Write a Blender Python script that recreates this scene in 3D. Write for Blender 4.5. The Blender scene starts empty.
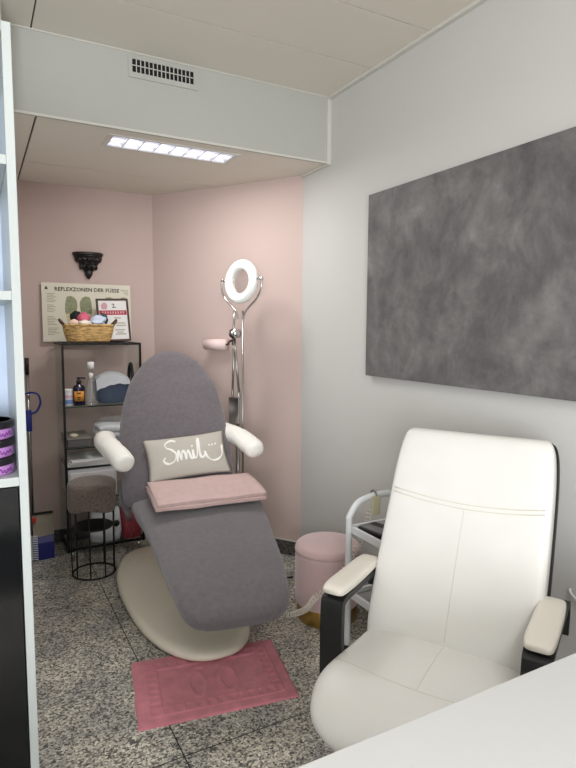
import bpy, bmesh, math, random
from mathutils import Vector, Matrix, noise
random.seed(7)
C = bpy.context.scene.collection
SC = bpy.context.scene
R = math.radians

# ------------------------------------------------------------------ camera
cam_d = bpy.data.cameras.new('camera'); cam = bpy.data.objects.new('camera', cam_d); C.objects.link(cam)
right, up, fwd = Vector((0.87938517, -0.47607833, 0.00558121)), Vector((0.04135118, 0.08804928, 0.99525746)), Vector((0.47431193, 0.87498385, -0.09711564))
cam.matrix_world = Matrix(((right.x, up.x, -fwd.x, 0), (right.y, up.y, -fwd.y, 0), (right.z, up.z, -fwd.z, 1.347), (0, 0, 0, 1)))
cam_d.sensor_fit = 'VERTICAL'; cam_d.sensor_height = 24; cam_d.lens = 24 * 574.2243 / 768; cam_d.clip_start = 0.02
SC.camera = cam

# ------------------------------------------------------------------ world, daylight, exposure
w = bpy.data.worlds.new('world'); SC.world = w; w.use_nodes = True
w.node_tree.nodes['Background'].inputs[0].default_value = (0.80, 0.90, 1.0, 1); w.node_tree.nodes['Background'].inputs[1].default_value = 1.0
SC.view_settings.view_transform = 'Standard'; SC.view_settings.look = 'None'
SC.view_settings.gamma = 1.0; SC.view_settings.use_curve_mapping = False
SC.view_settings.exposure = 0.5

def area(name, loc, target, sx, sy, power, col):
    d = bpy.data.lights.new(name, 'AREA'); d.shape = 'RECTANGLE'; d.size = sx; d.size_y = sy; d.energy = power; d.color = col
    o = bpy.data.objects.new(name, d); C.objects.link(o); o.location = loc
    o.rotation_euler = (Vector(target) - Vector(loc)).to_track_quat('-Z', 'Y').to_euler(); return o
# daylight through the window behind the camera, and an added overhead fill for the floor, no known fixture
area('window_daylight', (-1.30, -2.50, 1.25), (-0.1, 0.2, 0.30), 1.7, 1.7, 112, (0.96, 0.98, 1.0))
area('added_overhead_fill', (0.1, -0.7, 2.49), (0.1, -0.7, 0), 1.2, 0.5, 24, (0.98, 0.99, 1.0))

# ------------------------------------------------------------------ material helpers
def lin(c):
    return tuple(((x / 255) / 12.92 if x / 255 <= 0.04045 else ((x / 255 + 0.055) / 1.055) ** 2.4) for x in c) + (1,)
def mat(name, col, rough=0.6, metal=0.0, bump=0.0, bscale=60, var=0.0, vscale=6, vmap=None, sheen=0.0, spec=0.5, coat=0.0, emit=None, estr=0):
    m = bpy.data.materials.new(name); m.use_nodes = True; nt = m.node_tree; b = nt.nodes['Principled BSDF']
    b.inputs['Base Color'].default_value = lin(col); b.inputs['Roughness'].default_value = rough; b.inputs['Metallic'].default_value = metal
    b.inputs['Specular IOR Level'].default_value = spec; b.inputs['Sheen Weight'].default_value = sheen; b.inputs['Coat Weight'].default_value = coat
    if emit: b.inputs['Emission Color'].default_value = lin(emit); b.inputs['Emission Strength'].default_value = estr
    tc = nt.nodes.new('ShaderNodeTexCoord')
    if var:
        n = nt.nodes.new('ShaderNodeTexNoise'); n.inputs['Scale'].default_value = vscale; n.inputs['Detail'].default_value = 6
        if vmap:
            mp = nt.nodes.new('ShaderNodeMapping'); mp.inputs['Scale'].default_value = vmap; nt.links.new(tc.outputs['Object'], mp.inputs['Vector']); nt.links.new(mp.outputs[0], n.inputs['Vector'])
        else: nt.links.new(tc.outputs['Object'], n.inputs['Vector'])
        r = nt.nodes.new('ShaderNodeValToRGB'); c = lin(col)
        r.color_ramp.elements[0].position = 0.3; r.color_ramp.elements[1].position = 0.7
        r.color_ramp.elements[0].color = tuple(max(0, x * (1 - var)) for x in c[:3]) + (1,)
        r.color_ramp.elements[1].color = tuple(min(1, x * (1 + var)) for x in c[:3]) + (1,)
        nt.links.new(n.outputs['Fac'], r.inputs[0]); nt.links.new(r.outputs[0], b.inputs['Base Color'])
    if bump:
        n = nt.nodes.new('ShaderNodeTexNoise'); n.inputs['Scale'].default_value = bscale; n.inputs['Detail'].default_value = 4
        nt.links.new(tc.outputs['Object'], n.inputs['Vector'])
        bp = nt.nodes.new('ShaderNodeBump'); bp.inputs['Strength'].default_value = bump; bp.inputs['Distance'].default_value = 0.01
        nt.links.new(n.outputs['Fac'], bp.inputs['Height']); nt.links.new(bp.outputs[0], b.inputs['Normal'])
    return m
def ramp_nodes(nt, src, stops):
    r = nt.nodes.new('ShaderNodeValToRGB'); r.color_ramp.interpolation = 'LINEAR'
    while len(r.color_ramp.elements) < len(stops): r.color_ramp.elements.new(0.5)
    for e, (p, c) in zip(r.color_ramp.elements, stops): e.position = p; e.color = lin(c)
    nt.links.new(src, r.inputs[0]); return r
def granite(name, k=1.0, joints=False, rough=0.25):
    m = bpy.data.materials.new(name); m.use_nodes = True; nt = m.node_tree; b = nt.nodes['Principled BSDF']; L = nt.links
    tc = nt.nodes.new('ShaderNodeTexCoord')
    v = nt.nodes.new('ShaderNodeTexVoronoi'); v.inputs['Scale'].default_value = 150; L.new(tc.outputs['Object'], v.inputs['Vector'])
    sep = nt.nodes.new('ShaderNodeSeparateColor'); L.new(v.outputs['Color'], sep.inputs[0])
    f = lambda c: tuple(min(255, x * k) for x in c)
    r1 = ramp_nodes(nt, sep.outputs[0], [(0.0, f((58, 58, 58))), (0.2, f((106, 105, 102))), (0.45, f((158, 155, 149))), (0.7, f((182, 179, 171))), (1.0, f((214, 210, 201)))])
    n = nt.nodes.new('ShaderNodeTexNoise'); n.inputs['Scale'].default_value = 5; n.inputs['Detail'].default_value = 5; L.new(tc.outputs['Object'], n.inputs['Vector'])
    r2 = ramp_nodes(nt, n.outputs['Fac'], [(0.35, (205, 205, 206)), (0.65, (255, 252, 244))])
    mx = nt.nodes.new('ShaderNodeMix'); mx.data_type = 'RGBA'; mx.blend_type = 'MULTIPLY'; mx.inputs[0].default_value = 1
    L.new(r1.outputs[0], mx.inputs[6]); L.new(r2.outputs[0], mx.inputs[7]); out = mx.outputs[2]
    if joints:
        mp = nt.nodes.new('ShaderNodeMapping'); mp.inputs['Location'].default_value = (-0.523, -1.637, 0)
        L.new(tc.outputs['Object'], mp.inputs['Vector'])
        br = nt.nodes.new('ShaderNodeTexBrick'); br.offset = 0.0; br.inputs['Scale'].default_value = 1; br.inputs['Mortar Size'].default_value = 0.0022
        br.inputs['Brick Width'].default_value = 1.2; br.inputs['Row Height'].default_value = 1.2; br.inputs['Mortar Smooth'].default_value = 0
        L.new(mp.outputs[0], br.inputs['Vector'])
        m2 = nt.nodes.new('ShaderNodeMix'); m2.data_type = 'RGBA'; L.new(br.outputs['Fac'], m2.inputs[0]); L.new(out, m2.inputs[6]); m2.inputs[7].default_value = lin((38, 38, 38)); out = m2.outputs[2]
    L.new(out, b.inputs['Base Color']); b.inputs['Roughness'].default_value = rough; return m
def concrete():
    m = bpy.data.materials.new('concrete_look'); m.use_nodes = True; nt = m.node_tree; b = nt.nodes['Principled BSDF']; L = nt.links
    tc = nt.nodes.new('ShaderNodeTexCoord')
    n = nt.nodes.new('ShaderNodeTexNoise'); n.inputs['Scale'].default_value = 5.0; n.inputs['Detail'].default_value = 12; n.inputs['Roughness'].default_value = 0.7; n.inputs['Distortion'].default_value = 0.4
    L.new(tc.outputs['Object'], n.inputs['Vector'])
    r = ramp_nodes(nt, n.outputs['Fac'], [(0.3, (88, 86, 87)), (0.5, (112, 110, 110)), (0.7, (140, 137, 136))])
    mp = nt.nodes.new('ShaderNodeMapping'); mp.inputs['Scale'].default_value = (3, 5, 3); L.new(tc.outputs['Object'], mp.inputs['Vector'])
    n2 = nt.nodes.new('ShaderNodeTexNoise'); n2.inputs['Scale'].default_value = 4; n2.inputs['Detail'].default_value = 8; L.new(mp.outputs[0], n2.inputs['Vector'])
    r2 = ramp_nodes(nt, n2.outputs['Fac'], [(0.3, (222, 222, 222)), (0.7, (255, 255, 255))])
    mx = nt.nodes.new('ShaderNodeMix'); mx.data_type = 'RGBA'; mx.blend_type = 'MULTIPLY'; mx.inputs[0].default_value = 1
    L.new(r.outputs[0], mx.inputs[6]); L.new(r2.outputs[0], mx.inputs[7]); L.new(mx.outputs[2], b.inputs['Base Color'])
    b.inputs['Roughness'].default_value = 0.62; return m
def thin_glass(name, tint=(225, 238, 232), gl=0.12, fk=0.8):
    m = bpy.data.materials.new(name); m.use_nodes = True; nt = m.node_tree; nt.nodes.clear(); L = nt.links
    o = nt.nodes.new('ShaderNodeOutputMaterial'); t = nt.nodes.new('ShaderNodeBsdfTransparent'); t.inputs[0].default_value = lin(tint)
    g = nt.nodes.new('ShaderNodeBsdfGlossy'); g.inputs['Roughness'].default_value = 0.03
    fr = nt.nodes.new('ShaderNodeFresnel'); fr.inputs[0].default_value = 1.45
    ad = nt.nodes.new('ShaderNodeMath'); ad.operation = 'MULTIPLY_ADD'; ad.inputs[1].default_value = fk; ad.inputs[2].default_value = gl * 0.3; L.new(fr.outputs[0], ad.inputs[0])
    mx = nt.nodes.new('ShaderNodeMixShader'); L.new(ad.outputs[0], mx.inputs[0]); L.new(t.outputs[0], mx.inputs[1]); L.new(g.outputs[0], mx.inputs[2]); L.new(mx.outputs[0], o.inputs[0])
    return m

def film(name, white, gl):
    m = bpy.data.materials.new(name); m.use_nodes = True; nt = m.node_tree; nt.nodes.clear(); L = nt.links
    o = nt.nodes.new('ShaderNodeOutputMaterial'); t = nt.nodes.new('ShaderNodeBsdfTransparent'); d = nt.nodes.new('ShaderNodeBsdfDiffuse'); d.inputs[0].default_value = lin((235, 236, 238))
    g = nt.nodes.new('ShaderNodeBsdfGlossy'); g.inputs['Roughness'].default_value = .12
    a = nt.nodes.new('ShaderNodeMixShader'); a.inputs[0].default_value = white; b = nt.nodes.new('ShaderNodeMixShader'); b.inputs[0].default_value = gl
    L.new(t.outputs[0], a.inputs[1]); L.new(d.outputs[0], a.inputs[2]); L.new(a.outputs[0], b.inputs[1]); L.new(g.outputs[0], b.inputs[2]); L.new(b.outputs[0], o.inputs[0]); return m
M = dict(
    pink_wall=mat('pink_paint', (200, 179, 172), 0.85, bump=0.05, bscale=180),
    white_wall=mat('white_paint', (206, 205, 202), 0.85, bump=0.05, bscale=180),
    ceiling=mat('ceiling_panel', (228, 222, 210), 0.8, bump=0.03, bscale=300),
    soffit_face=mat('soffit_paint', (186, 186, 180), 0.75, bump=0.04, bscale=200),
    gap=mat('joint_shadow_gap', (30, 28, 26), 0.9),
    trim=mat('trim_white', (214, 211, 204), 0.5),
    floor=granite('polished_granite', 1.18, True, 0.3), skirting=granite('granite_skirting', 0.58, False, 0.4),
    grout=mat('grout', (196, 190, 184), 0.8),
    white_lam=mat('white_laminate', (174, 179, 178), 0.35), desk=mat('desk_laminate', (206, 206, 206), 0.28),
    pale_blue=mat('pale_blue_board', (196, 210, 232), 0.6), black_gloss=mat('black_gloss', (12, 13, 15), 0.12, var=0.3, vscale=9),
    cover=mat('grey_terry_cover', (104, 97, 101), 0.95, bump=0.35, bscale=420, var=0.11, vscale=55, sheen=0.35),
    cream=mat('cream_plastic', (238, 231, 212), 0.3, var=0.05, vscale=3), dark=mat('dark_plastic', (24, 24, 25), 0.5),
    leather=mat('white_leather', (222, 220, 216), 0.42, bump=0.06, bscale=220, var=0.025, vscale=7),
    leather_pad=mat('cream_leather', (224, 218, 207), 0.42, bump=0.06, bscale=220),
    seam=mat('leather_seam', (206, 200, 188), 0.6),
    black=mat('black_lacquer', (18, 18, 19), 0.45), black_metal=mat('black_metal', (15, 15, 16), 0.4, spec=0.4),
    arm_white=mat('white_arm_cover', (248, 246, 239), 0.6, bump=0.2, bscale=60),
    pillow=mat('greige_cotton', (188, 182, 172), 0.95, bump=0.2, bscale=500), white_print=mat('white_print', (244, 242, 238), 0.8),
    towel=mat('pink_terry', (214, 182, 177), 0.95, bump=0.5, bscale=450, var=0.06, vscale=30, sheen=0.3),
    rug=mat('rose_terry', (220, 136, 148), 0.95, bump=0.6, bscale=400, var=0.12, vscale=18, sheen=0.15),
    velvet=mat('pink_velvet', (208, 178, 178), 0.8, var=0.05, vscale=12, sheen=0.6), gold=mat('brushed_gold', (196, 162, 92), 0.32, 1.0, bump=0.04),
    chrome=mat('chrome', (205, 205, 205), 0.16, 1.0), steel=mat('steel', (165, 163, 160), 0.3, 1.0),
    lamp_white=mat('lamp_housing', (235, 236, 232), 0.4), white_metal=mat('white_metal', (226, 228, 230), 0.35),
    glass=thin_glass('shelf_glass', (248, 252, 250), 0.05, 0.3), clear=thin_glass('clear_plastic', (236, 240, 240), 0.35), lens=thin_glass('lens_glass', (255, 255, 255), 0.0, 0.35),
    film=film('clear_film', .16, .06), bottle_film=film('bottle_film', .10, .08),
    glass_edge=mat('glass_edge', (28, 52, 44), 0.2),
    poster=mat('poster_paper', (226, 221, 204), 0.8), ink=mat('dark_ink', (62, 56, 46), 0.9), grey_ink=mat('grey_ink', (166, 158, 138), 0.9),
    sole_green=mat('sole_green', (148, 152, 122), 0.9, var=0.45, vscale=180), sole_yellow=mat('sole_yellow', (208, 202, 158), 0.9, var=0.2, vscale=120),
    wood_dark=mat('dark_wood', (66, 38, 30), 0.5), paper=mat('paper_white', (232, 230, 228), 0.8), red=mat('red_band', (176, 48, 62), 0.8), rose=mat('rose_print', (206, 160, 168), 0.8),
    straw=mat('straw', (206, 168, 108), 0.8, bump=0.6, bscale=160, var=0.6, vscale=30, vmap=(1, 1, 4.5)), straw_dark=mat('straw_dark', (84, 62, 40), 0.8),
    carved=mat('black_carved', (20, 16, 15), 0.38), navy=mat('navy_plastic', (24, 26, 112), 0.4), blue_clip=mat('blue_clip', (38, 52, 140), 0.4),
    flap=mat('taupe_flap', (142, 132, 118), 0.6), bristle=mat('white_bristle', (226, 230, 236), 0.8), redclip=mat('red_clip', (190, 60, 40), 0.5),
    amber=mat('dark_bottle', (26, 20, 48), 0.15), orange=mat('orange_label', (222, 150, 58), 0.6), label_white=mat('label_white', (226, 226, 236), 0.6), label_pink=mat('label_pink', (226, 190, 200), 0.6), label_blue=mat('label_blue', (120, 150, 200), 0.6),
    basin=mat('slate_basin', (92, 106, 130), 0.4), cloth=mat('white_cloth', (232, 234, 238), 0.9, bump=0.3, bscale=120),
    grey_box=mat('grey_box', (98, 96, 94), 0.5), cream_soap=mat('cream_soap', (226, 216, 188), 0.5), silver_box=mat('grey_white_box', (214, 214, 216), 0.4),
    grey_bag=mat('grey_bag', (150, 148, 150), 0.6), red_lattice=mat('red_plastic', (176, 74, 84), 0.5),
    sequin=mat('brown_plush', (124, 108, 98), 0.7, bump=0.9, bscale=160, var=0.5, vscale=120, sheen=0.4),
    script=mat('purple_script', (112, 44, 136), .5), lid_pale=mat('pale_lid', (206, 192, 204), .5),
    purple=mat('purple_label', (172, 120, 184), 0.45, var=0.12, vscale=25), black_lid=mat('black_lid', (22, 18, 24), 0.3),
    lamp_glow=mat('lamp_tube', (240, 240, 255), 0.5, emit=(246, 246, 255), estr=5.0), louvre=mat('louvre', (232, 232, 236), 0.3, 0.2), vent_dark=mat('vent_dark', (24, 24, 25), 0.9),
    beige_plastic=mat('beige_plastic', (206, 198, 164), 0.5), cord=mat('coiled_cord', (226, 220, 206), 0.5), device=mat('device_grey', (120, 120, 124), 0.35),
    tray_grey=mat('tray_grey', (150, 150, 146), 0.5), skyglass=thin_glass('window_glass', (250, 252, 252), 0.05), copper=mat('copper_wire', (170, 96, 70), 0.5),
    teal=mat('teal_cloth', (36, 84, 88), 0.8, bump=0.4, bscale=80), hot_pink=mat('pink_cloth', (214, 104, 128), 0.8, bump=0.4, bscale=80), char=mat('black_cloth', (30, 27, 28), 0.8, bump=0.4, bscale=80),
    peach=mat('peach_soap', (234, 202, 184), 0.6), ice=mat('ice_blue_wrap', (204, 216, 238), 0.5), ivory=mat('ivory_wrap', (238, 228, 212), 0.6),
)

# ------------------------------------------------------------------ geometry helpers
def tag(o, label=None, cat=None, group=None, kind=None):
    if label: o['label'] = label
    if cat: o['category'] = cat
    if group: o['group'] = group
    if kind: o['kind'] = kind
    return o
FR = {}
def obj(name, bm, m, parent=None, smooth=False, loc=None, world=False, rotz=0):
    """link BM as one object; world=True: BM holds world coordinates, moved into the parent's (or LOC's) frame"""
    if world:
        if parent is not None: bm.transform(FR[parent.name].inverted())
        elif loc is not None: bm.transform(Matrix.Translation(loc).inverted())
    bmesh.ops.recalc_face_normals(bm, faces=bm.faces[:])
    me = bpy.data.meshes.new(name); bm.to_mesh(me); bm.free()
    if smooth:
        for p in me.polygons: p.use_smooth = True
    ms = m if isinstance(m, (list, tuple)) else [m]
    for x in ms: me.materials.append(x)
    o = bpy.data.objects.new(name, me); C.objects.link(o)
    if parent is not None:
        o.parent = parent
        if parent.name in FR and loc is None: FR[o.name] = FR[parent.name]
    if loc is not None: o.location = loc
    if rotz: o.rotation_euler = (0, 0, rotz)
    return o
def thing(name, label, cat, loc=(0, 0, 0), rotz=0, group=None, mtx=None):
    o = bpy.data.objects.new(name, None); C.objects.link(o); o.empty_display_size = 0.05
    mm = mtx if mtx is not None else Matrix.Translation(loc) @ Matrix.Rotation(rotz, 4, 'Z')
    o.matrix_world = mm; FR[o.name] = mm.copy()
    return tag(o, label, cat, group)
def struct(name, bm, m, smooth=False, parent=None, label=None):
    o = obj(name, bm, m, parent, smooth)
    if parent is None: o['kind'] = 'structure'
    if label: o['label'] = label
    return o
def NB(): return bmesh.new()
def box(bm, a, b, bev=0, mtx=None, seg=2, mi=0):
    a, b = Vector(a), Vector(b)
    r = bmesh.ops.create_cube(bm, size=1); vs = r['verts']
    for v in vs: v.co = Vector(((a.x + b.x) / 2 + v.co.x * abs(b.x - a.x), (a.y + b.y) / 2 + v.co.y * abs(b.y - a.y), (a.z + b.z) / 2 + v.co.z * abs(b.z - a.z)))
    fs = set(f for v in vs for f in v.link_faces)
    if bev:
        es = list(set(e for v in vs for e in v.link_edges))
        r2 = bmesh.ops.bevel(bm, geom=es, offset=bev, segments=seg, affect='EDGES', profile=0.5)
        fs = set(f for f in fs if f.is_valid) | set(r2['faces']); vs = list(set(v for f in fs for v in f.verts))
    for f in fs: f.material_index = mi
    if mtx is not None: bmesh.ops.transform(bm, matrix=mtx, verts=vs)
    return bm
def loft(bm, rings, closed=False, caps=True, mi=0):
    vr = [[bm.verts.new(p) for p in r] for r in rings]; n = len(vr[0]); k = len(vr)
    for i in range(k if closed else k - 1):
        a, b = vr[i], vr[(i + 1) % k]
        for j in range(n):
            f = bm.faces.new((a[j], a[(j + 1) % n], b[(j + 1) % n], b[j])); f.material_index = mi
    if caps and not closed:
        for r in (vr[0][::-1], vr[-1]):
            f = bm.faces.new(r); f.material_index = mi
    return bm
def tube(bm, pts, r, n=10, closed=False, flat=None, mi=0):
    pts = [Vector(p) for p in pts]; rings = []; k = len(pts); up_ = None
    for i, p in enumerate(pts):
        if closed: d = (pts[(i + 1) % k] - pts[i - 1])
        else: d = (pts[min(i + 1, k - 1)] - pts[max(i - 1, 0)])
        d.normalize()
        if up_ is None:
            up_ = d.orthogonal().normalized() if flat is None else (Vector(flat) - d * d.dot(Vector(flat))).normalized()
        up_ = (up_ - d * up_.dot(d)).normalized(); s = d.cross(up_)
        rr = r(i / max(1, k - 1)) if callable(r) else r
        ra, rb = rr if isinstance(rr, tuple) else (rr, rr)
        rings.append([p + up_ * (ra * math.cos(2 * math.pi * j / n)) + s * (rb * math.sin(2 * math.pi * j / n)) for j in range(n)])
    return loft(bm, rings, closed=closed, mi=mi)
def spline(pts, n=8, closed=False):
    P = [Vector(p) for p in pts]; out = []; k = len(P)
    for i in range(k if closed else k - 1):
        if closed: a, b, c, d = P[i - 1], P[i], P[(i + 1) % k], P[(i + 2) % k]
        else: a, b, c, d = P[max(i - 1, 0)], P[i], P[i + 1], P[min(i + 2, k - 1)]
        for j in range(n):
            t = j / n
            out.append(0.5 * ((2 * b) + (c - a) * t + (2 * a - 5 * b + 4 * c - d) * t * t + (3 * b - a - 3 * c + d) * t ** 3))
    if not closed: out.append(P[-1].copy())
    return out
def lathe(bm, prof, c=(0, 0, 0), n=32, sx=1, sy=1, mi=0, caps=True):
    rings = [[Vector((c[0] + r * sx * math.cos(2 * math.pi * j / n), c[1] + r * sy * math.sin(2 * math.pi * j / n), c[2] + z)) for j in range(n)] for r, z in prof]
    return loft(bm, rings, caps=caps, mi=mi)
def spow(x, p): return math.copysign(abs(x) ** p, x)
def interp(tab, t):
    for (a, *va), (b, *vb) in zip(tab, tab[1:]):
        if t <= b:
            k = (t - a) / (b - a) if b > a else 0; return [x + (y - x) * k for x, y in zip(va, vb)]
    return list(tab[-1][1:])
def smooth_interp(tab, t):
    n = len(tab)
    for i in range(n - 1):
        if t <= tab[i + 1][0] or i == n - 2:
            a, b, c, d = tab[max(i - 1, 0)], tab[i], tab[i + 1], tab[min(i + 2, n - 1)]
            k = (t - b[0]) / (c[0] - b[0])
            return [0.5 * ((2 * B) + (Cc - A) * k + (2 * A - 5 * B + 4 * Cc - D) * k * k + (3 * B - A - 3 * Cc + D) * k ** 3) for A, B, Cc, D in zip(a[1:], b[1:], c[1:], d[1:])]
def slab(bm, tab, steps=48, n=48, p=3.5, wob=0.0, bulge=0.0, mi=0):
    """cushion along a path in the (y, z) plane; TAB rows: parameter, y, z, half width, half thickness"""
    t0, t1 = tab[0][0], tab[-1][0]; rings = []
    S = [smooth_interp(tab, t0 + (t1 - t0) * i / steps) for i in range(steps + 1)]
    for i, (y, z, hw, ht) in enumerate(S):
        a, b = S[max(i - 1, 0)], S[min(i + 1, steps)]
        d = Vector((0, b[0] - a[0], b[1] - a[1])).normalized(); nn = Vector((0, -d.z, d.y))
        ring = []
        for j in range(n):
            an = 2 * math.pi * j / n; cx, sx_ = spow(math.cos(an), 2 / p), spow(math.sin(an), 2 / p)
            q = Vector((cx * max(hw, 0.002), y, z)) + nn * (sx_ * max(ht, 0.002) + (bulge * (1 - cx * cx) if bulge else 0))
            if wob: q += Vector((noise.noise(q * 7), noise.noise(q * 7 + Vector((9, 0, 0))), noise.noise(q * 9 + Vector((0, 5, 0))))) * wob
            ring.append(q)
        rings.append(ring)
    return loft(bm, rings, mi=mi)
def blob(bm, c, r, seed=0, amp=0.15, freq=2.0, sub=3, mi=0):
    res = bmesh.ops.create_icosphere(bm, subdivisions=sub, radius=1)
    for v in res['verts']:
        d = v.co.normalized(); k = 1 + amp * noise.noise(d * freq + Vector((seed * 3.1, seed, 0)))
        v.co = Vector((c[0] + d.x * r[0] * k, c[1] + d.y * r[1] * k, c[2] + d.z * r[2] * k))
    for f in set(f for v in res['verts'] for f in v.link_faces): f.material_index = mi
    return bm
def prism(bm, poly, z0, z1, mtx=None, mi=0):
    return loft(bm, [[(mtx @ Vector((x, y, z0))) if mtx else Vector((x, y, z0)) for x, y in poly], [(mtx @ Vector((x, y, z1))) if mtx else Vector((x, y, z1)) for x, y in poly]], mi=mi)
def text_bm(s, size, mtx, depth=0.0004, spacing=1.0):
    cu = bpy.data.curves.new('t', 'FONT'); cu.body = s; cu.size = size; cu.align_x = 'LEFT'; cu.extrude = depth; cu.resolution_u = 2; cu.offset = size * .018; cu.space_character = spacing
    o = bpy.data.objects.new('t', cu); C.objects.link(o); bpy.context.view_layer.update()
    me = bpy.data.meshes.new_from_object(o.evaluated_get(bpy.context.evaluated_depsgraph_get()))
    bm = NB(); bm.from_mesh(me); bmesh.ops.transform(bm, matrix=mtx, verts=bm.verts[:])
    bpy.data.objects.remove(o); bpy.data.curves.remove(cu); bpy.data.meshes.remove(me); return bm
def axes(o, x, y, z):
    return Matrix(((x[0], y[0], z[0], o[0]), (x[1], y[1], z[1], o[1]), (x[2], y[2], z[2], o[2]), (0, 0, 0, 1)))

# ------------------------------------------------------------------ the setting
W, S, B, D, ZC, ZS, XC = 1.634, 2.577, 3.754, 2.851, 2.513, 2.191, 1.032
XL, YB, XN = -2.4, -2.6, 0.125
dgv = Vector((0.5547, -0.83205, 0)); dnv = Vector((-0.83205, -0.5547, 0)); DL = (Vector((W, D, 0)) - Vector((XC, B, 0))).length
bm = NB(); box(bm, (XL, YB, -0.1), (W + 0.2, B + 0.2, 0)); struct('floor', bm, M['floor'])
bm = NB(); box(bm, (W, YB, 0), (W + 0.12, D, ZC)); struct('wall_right', bm, M['white_wall'])
bm = NB(); box(bm, (XN, B, 0), (XC + 0.15, B + 0.12, ZC)); struct('wall_back', bm, M['pink_wall'])
bm = NB(); prism(bm, [(XC, B), (W, D), (W + 0.12, D), (W + 0.12, D + 0.05), (XC + 0.12, B + 0.05)], 0, ZC); struct('wall_diagonal', bm, M['pink_wall'])
bm = NB(); box(bm, (XL, 2.4, 0), (XN, B + 0.12, ZC)); struct('wall_left', bm, M['white_wall'])
bm = NB(); box(bm, (XL - 0.12, YB, 0), (XL, 2.4, ZC)); struct('wall_side', bm, M['white_wall'])
# wall behind the camera with its window
wx0, wx1, wz0, wz1 = -2.2, -0.4, 0.35, 2.15
bm = NB(); box(bm, (XL, YB - 0.15, 0), (wx0, YB, ZC)); box(bm, (wx1, YB - 0.15, 0), (W + .12, YB, ZC)); box(bm, (wx0, YB - 0.15, 0), (wx1, YB, wz0)); box(bm, (wx0, YB - 0.15, wz1), (wx1, YB, ZC))
struct('wall_behind', bm, M['white_wall'])
bm = NB()
for a, b in (((wx0, wz0), (wx0 + .06, wz1)), ((wx1 - .06, wz0), (wx1, wz1)), ((wx0, wz0), (wx1, wz0 + .06)), ((wx0, wz1 - .06), (wx1, wz1)), ((-1.33, wz0), (-1.27, wz1))): box(bm, (a[0], YB - .12, a[1]), (b[0], YB - .06, b[1]))
win = struct('window_1', bm, M['trim'])
bm = NB(); box(bm, (wx0, YB - .095, wz0), (wx1, YB - .09, wz1)); struct('pane', bm, M['skyglass'], parent=win)
# main ceiling: panels with open joints
xs = [XL, 0.239 - 1.40, 0.239, W]; ys = [YB, -0.75, -0.38, -0.01, .36, .73, 1.10, 1.463, 1.833, 2.207, S]
bm = NB()
for i in range(3):
    for j in range(len(ys) - 1):
        box(bm, (xs[i] + .003, ys[j] + .003, ZC), (xs[i + 1] - .003, ys[j + 1] - .003, ZC + .018))
box(bm, (XL, YB, ZC + .02), (W + .12, S + .1, ZC + .1), mi=1); struct('ceiling', bm, [M['ceiling'], M['gap']])
# dropped soffit: fascia (front face) and its panelled underside
bm = NB(); box(bm, (XN, S, ZS), (W, S + .03, ZC)); struct('soffit_fascia', bm, M['soffit_face'])
def clipx(y):  # right-hand limit of the soffit underside
    return W if y <= D else W + (XC - W) * (y - D) / (B - D)
LX0, LX1, LY0, LY1 = 0.57, 1.16, 2.685, 2.845
bm = NB(); g = .004; J = 3.32; xa = 0.25
def upan(poly): prism(bm, poly, ZS, ZS + .015)
upan([(XN, S + .03), (xa - g, S + .03), (xa - g, B), (XN, B)])
upan([(xa + g, S + .03), (W, S + .03), (W, LY0), (xa + g, LY0)]); upan([(xa + g, LY0), (LX0, LY0), (LX0, LY1), (xa + g, LY1)])
upan([(LX1, LY0), (W, LY0), (W, LY1), (LX1, LY1)]); upan([(xa + g, LY1), (W, LY1), (W, D), (clipx(J - g), J - g), (xa + g, J - g)])
upan([(xa + g, J + g), (clipx(J + g), J + g), (XC, B), (xa + g, B)])
box(bm, (XN, S + .03, ZC - .01), (W, B, ZC), mi=1); prism(bm, [(XN, LY1 + .02), (W, LY1 + .02), (W, D), (XC, B), (XN, B)], ZS + .03, ZS + .04, mi=1)
struct('soffit_ceiling', bm, [M['ceiling'], M['gap']])
# trims
def trim(k, a, b): bm = NB(); box(bm, a, b, .002); struct(f'trim_{k}', bm, M['trim'])
trim(1, (W - .022, YB, ZC - .014), (W, S, ZC)); trim(2, (W - .022, S - .012, ZS - .012), (W, S + .002, ZC - .014)); trim(3, (W - .014, S + .002, ZS - .012), (W, D, ZS))
trim(4, (XN, S - .004, ZS - .006), (W - .022, S + .004, ZS + .004)); trim(5, (XN, S - .006, ZC - .006), (W - .022, S, ZC))
# granite skirting with a pale grout line on top
def skirt(name, p, q, nrm):
    p, q, nrm = Vector(p), Vector(q), Vector(nrm); bm = NB(); d = (q - p).normalized(); L_ = (q - p).length
    m = axes(p, d, nrm, (0, 0, 1)); box(bm, (0, 0, 0), (L_, .012, .085), mtx=m); box(bm, (0, 0, .085), (L_, .010, .090), mtx=m, mi=1)
    struct(name, bm, [M['skirting'], M['grout']])
skirt('baseboard_back', (XN, B, 0), (XC, B, 0), (0, -1, 0)); skirt('baseboard_diagonal', (XC, B, 0), (W, D, 0), dnv); skirt('baseboard_right', (W, D, 0), (W, YB, 0), (-1, 0, 0))

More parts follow.
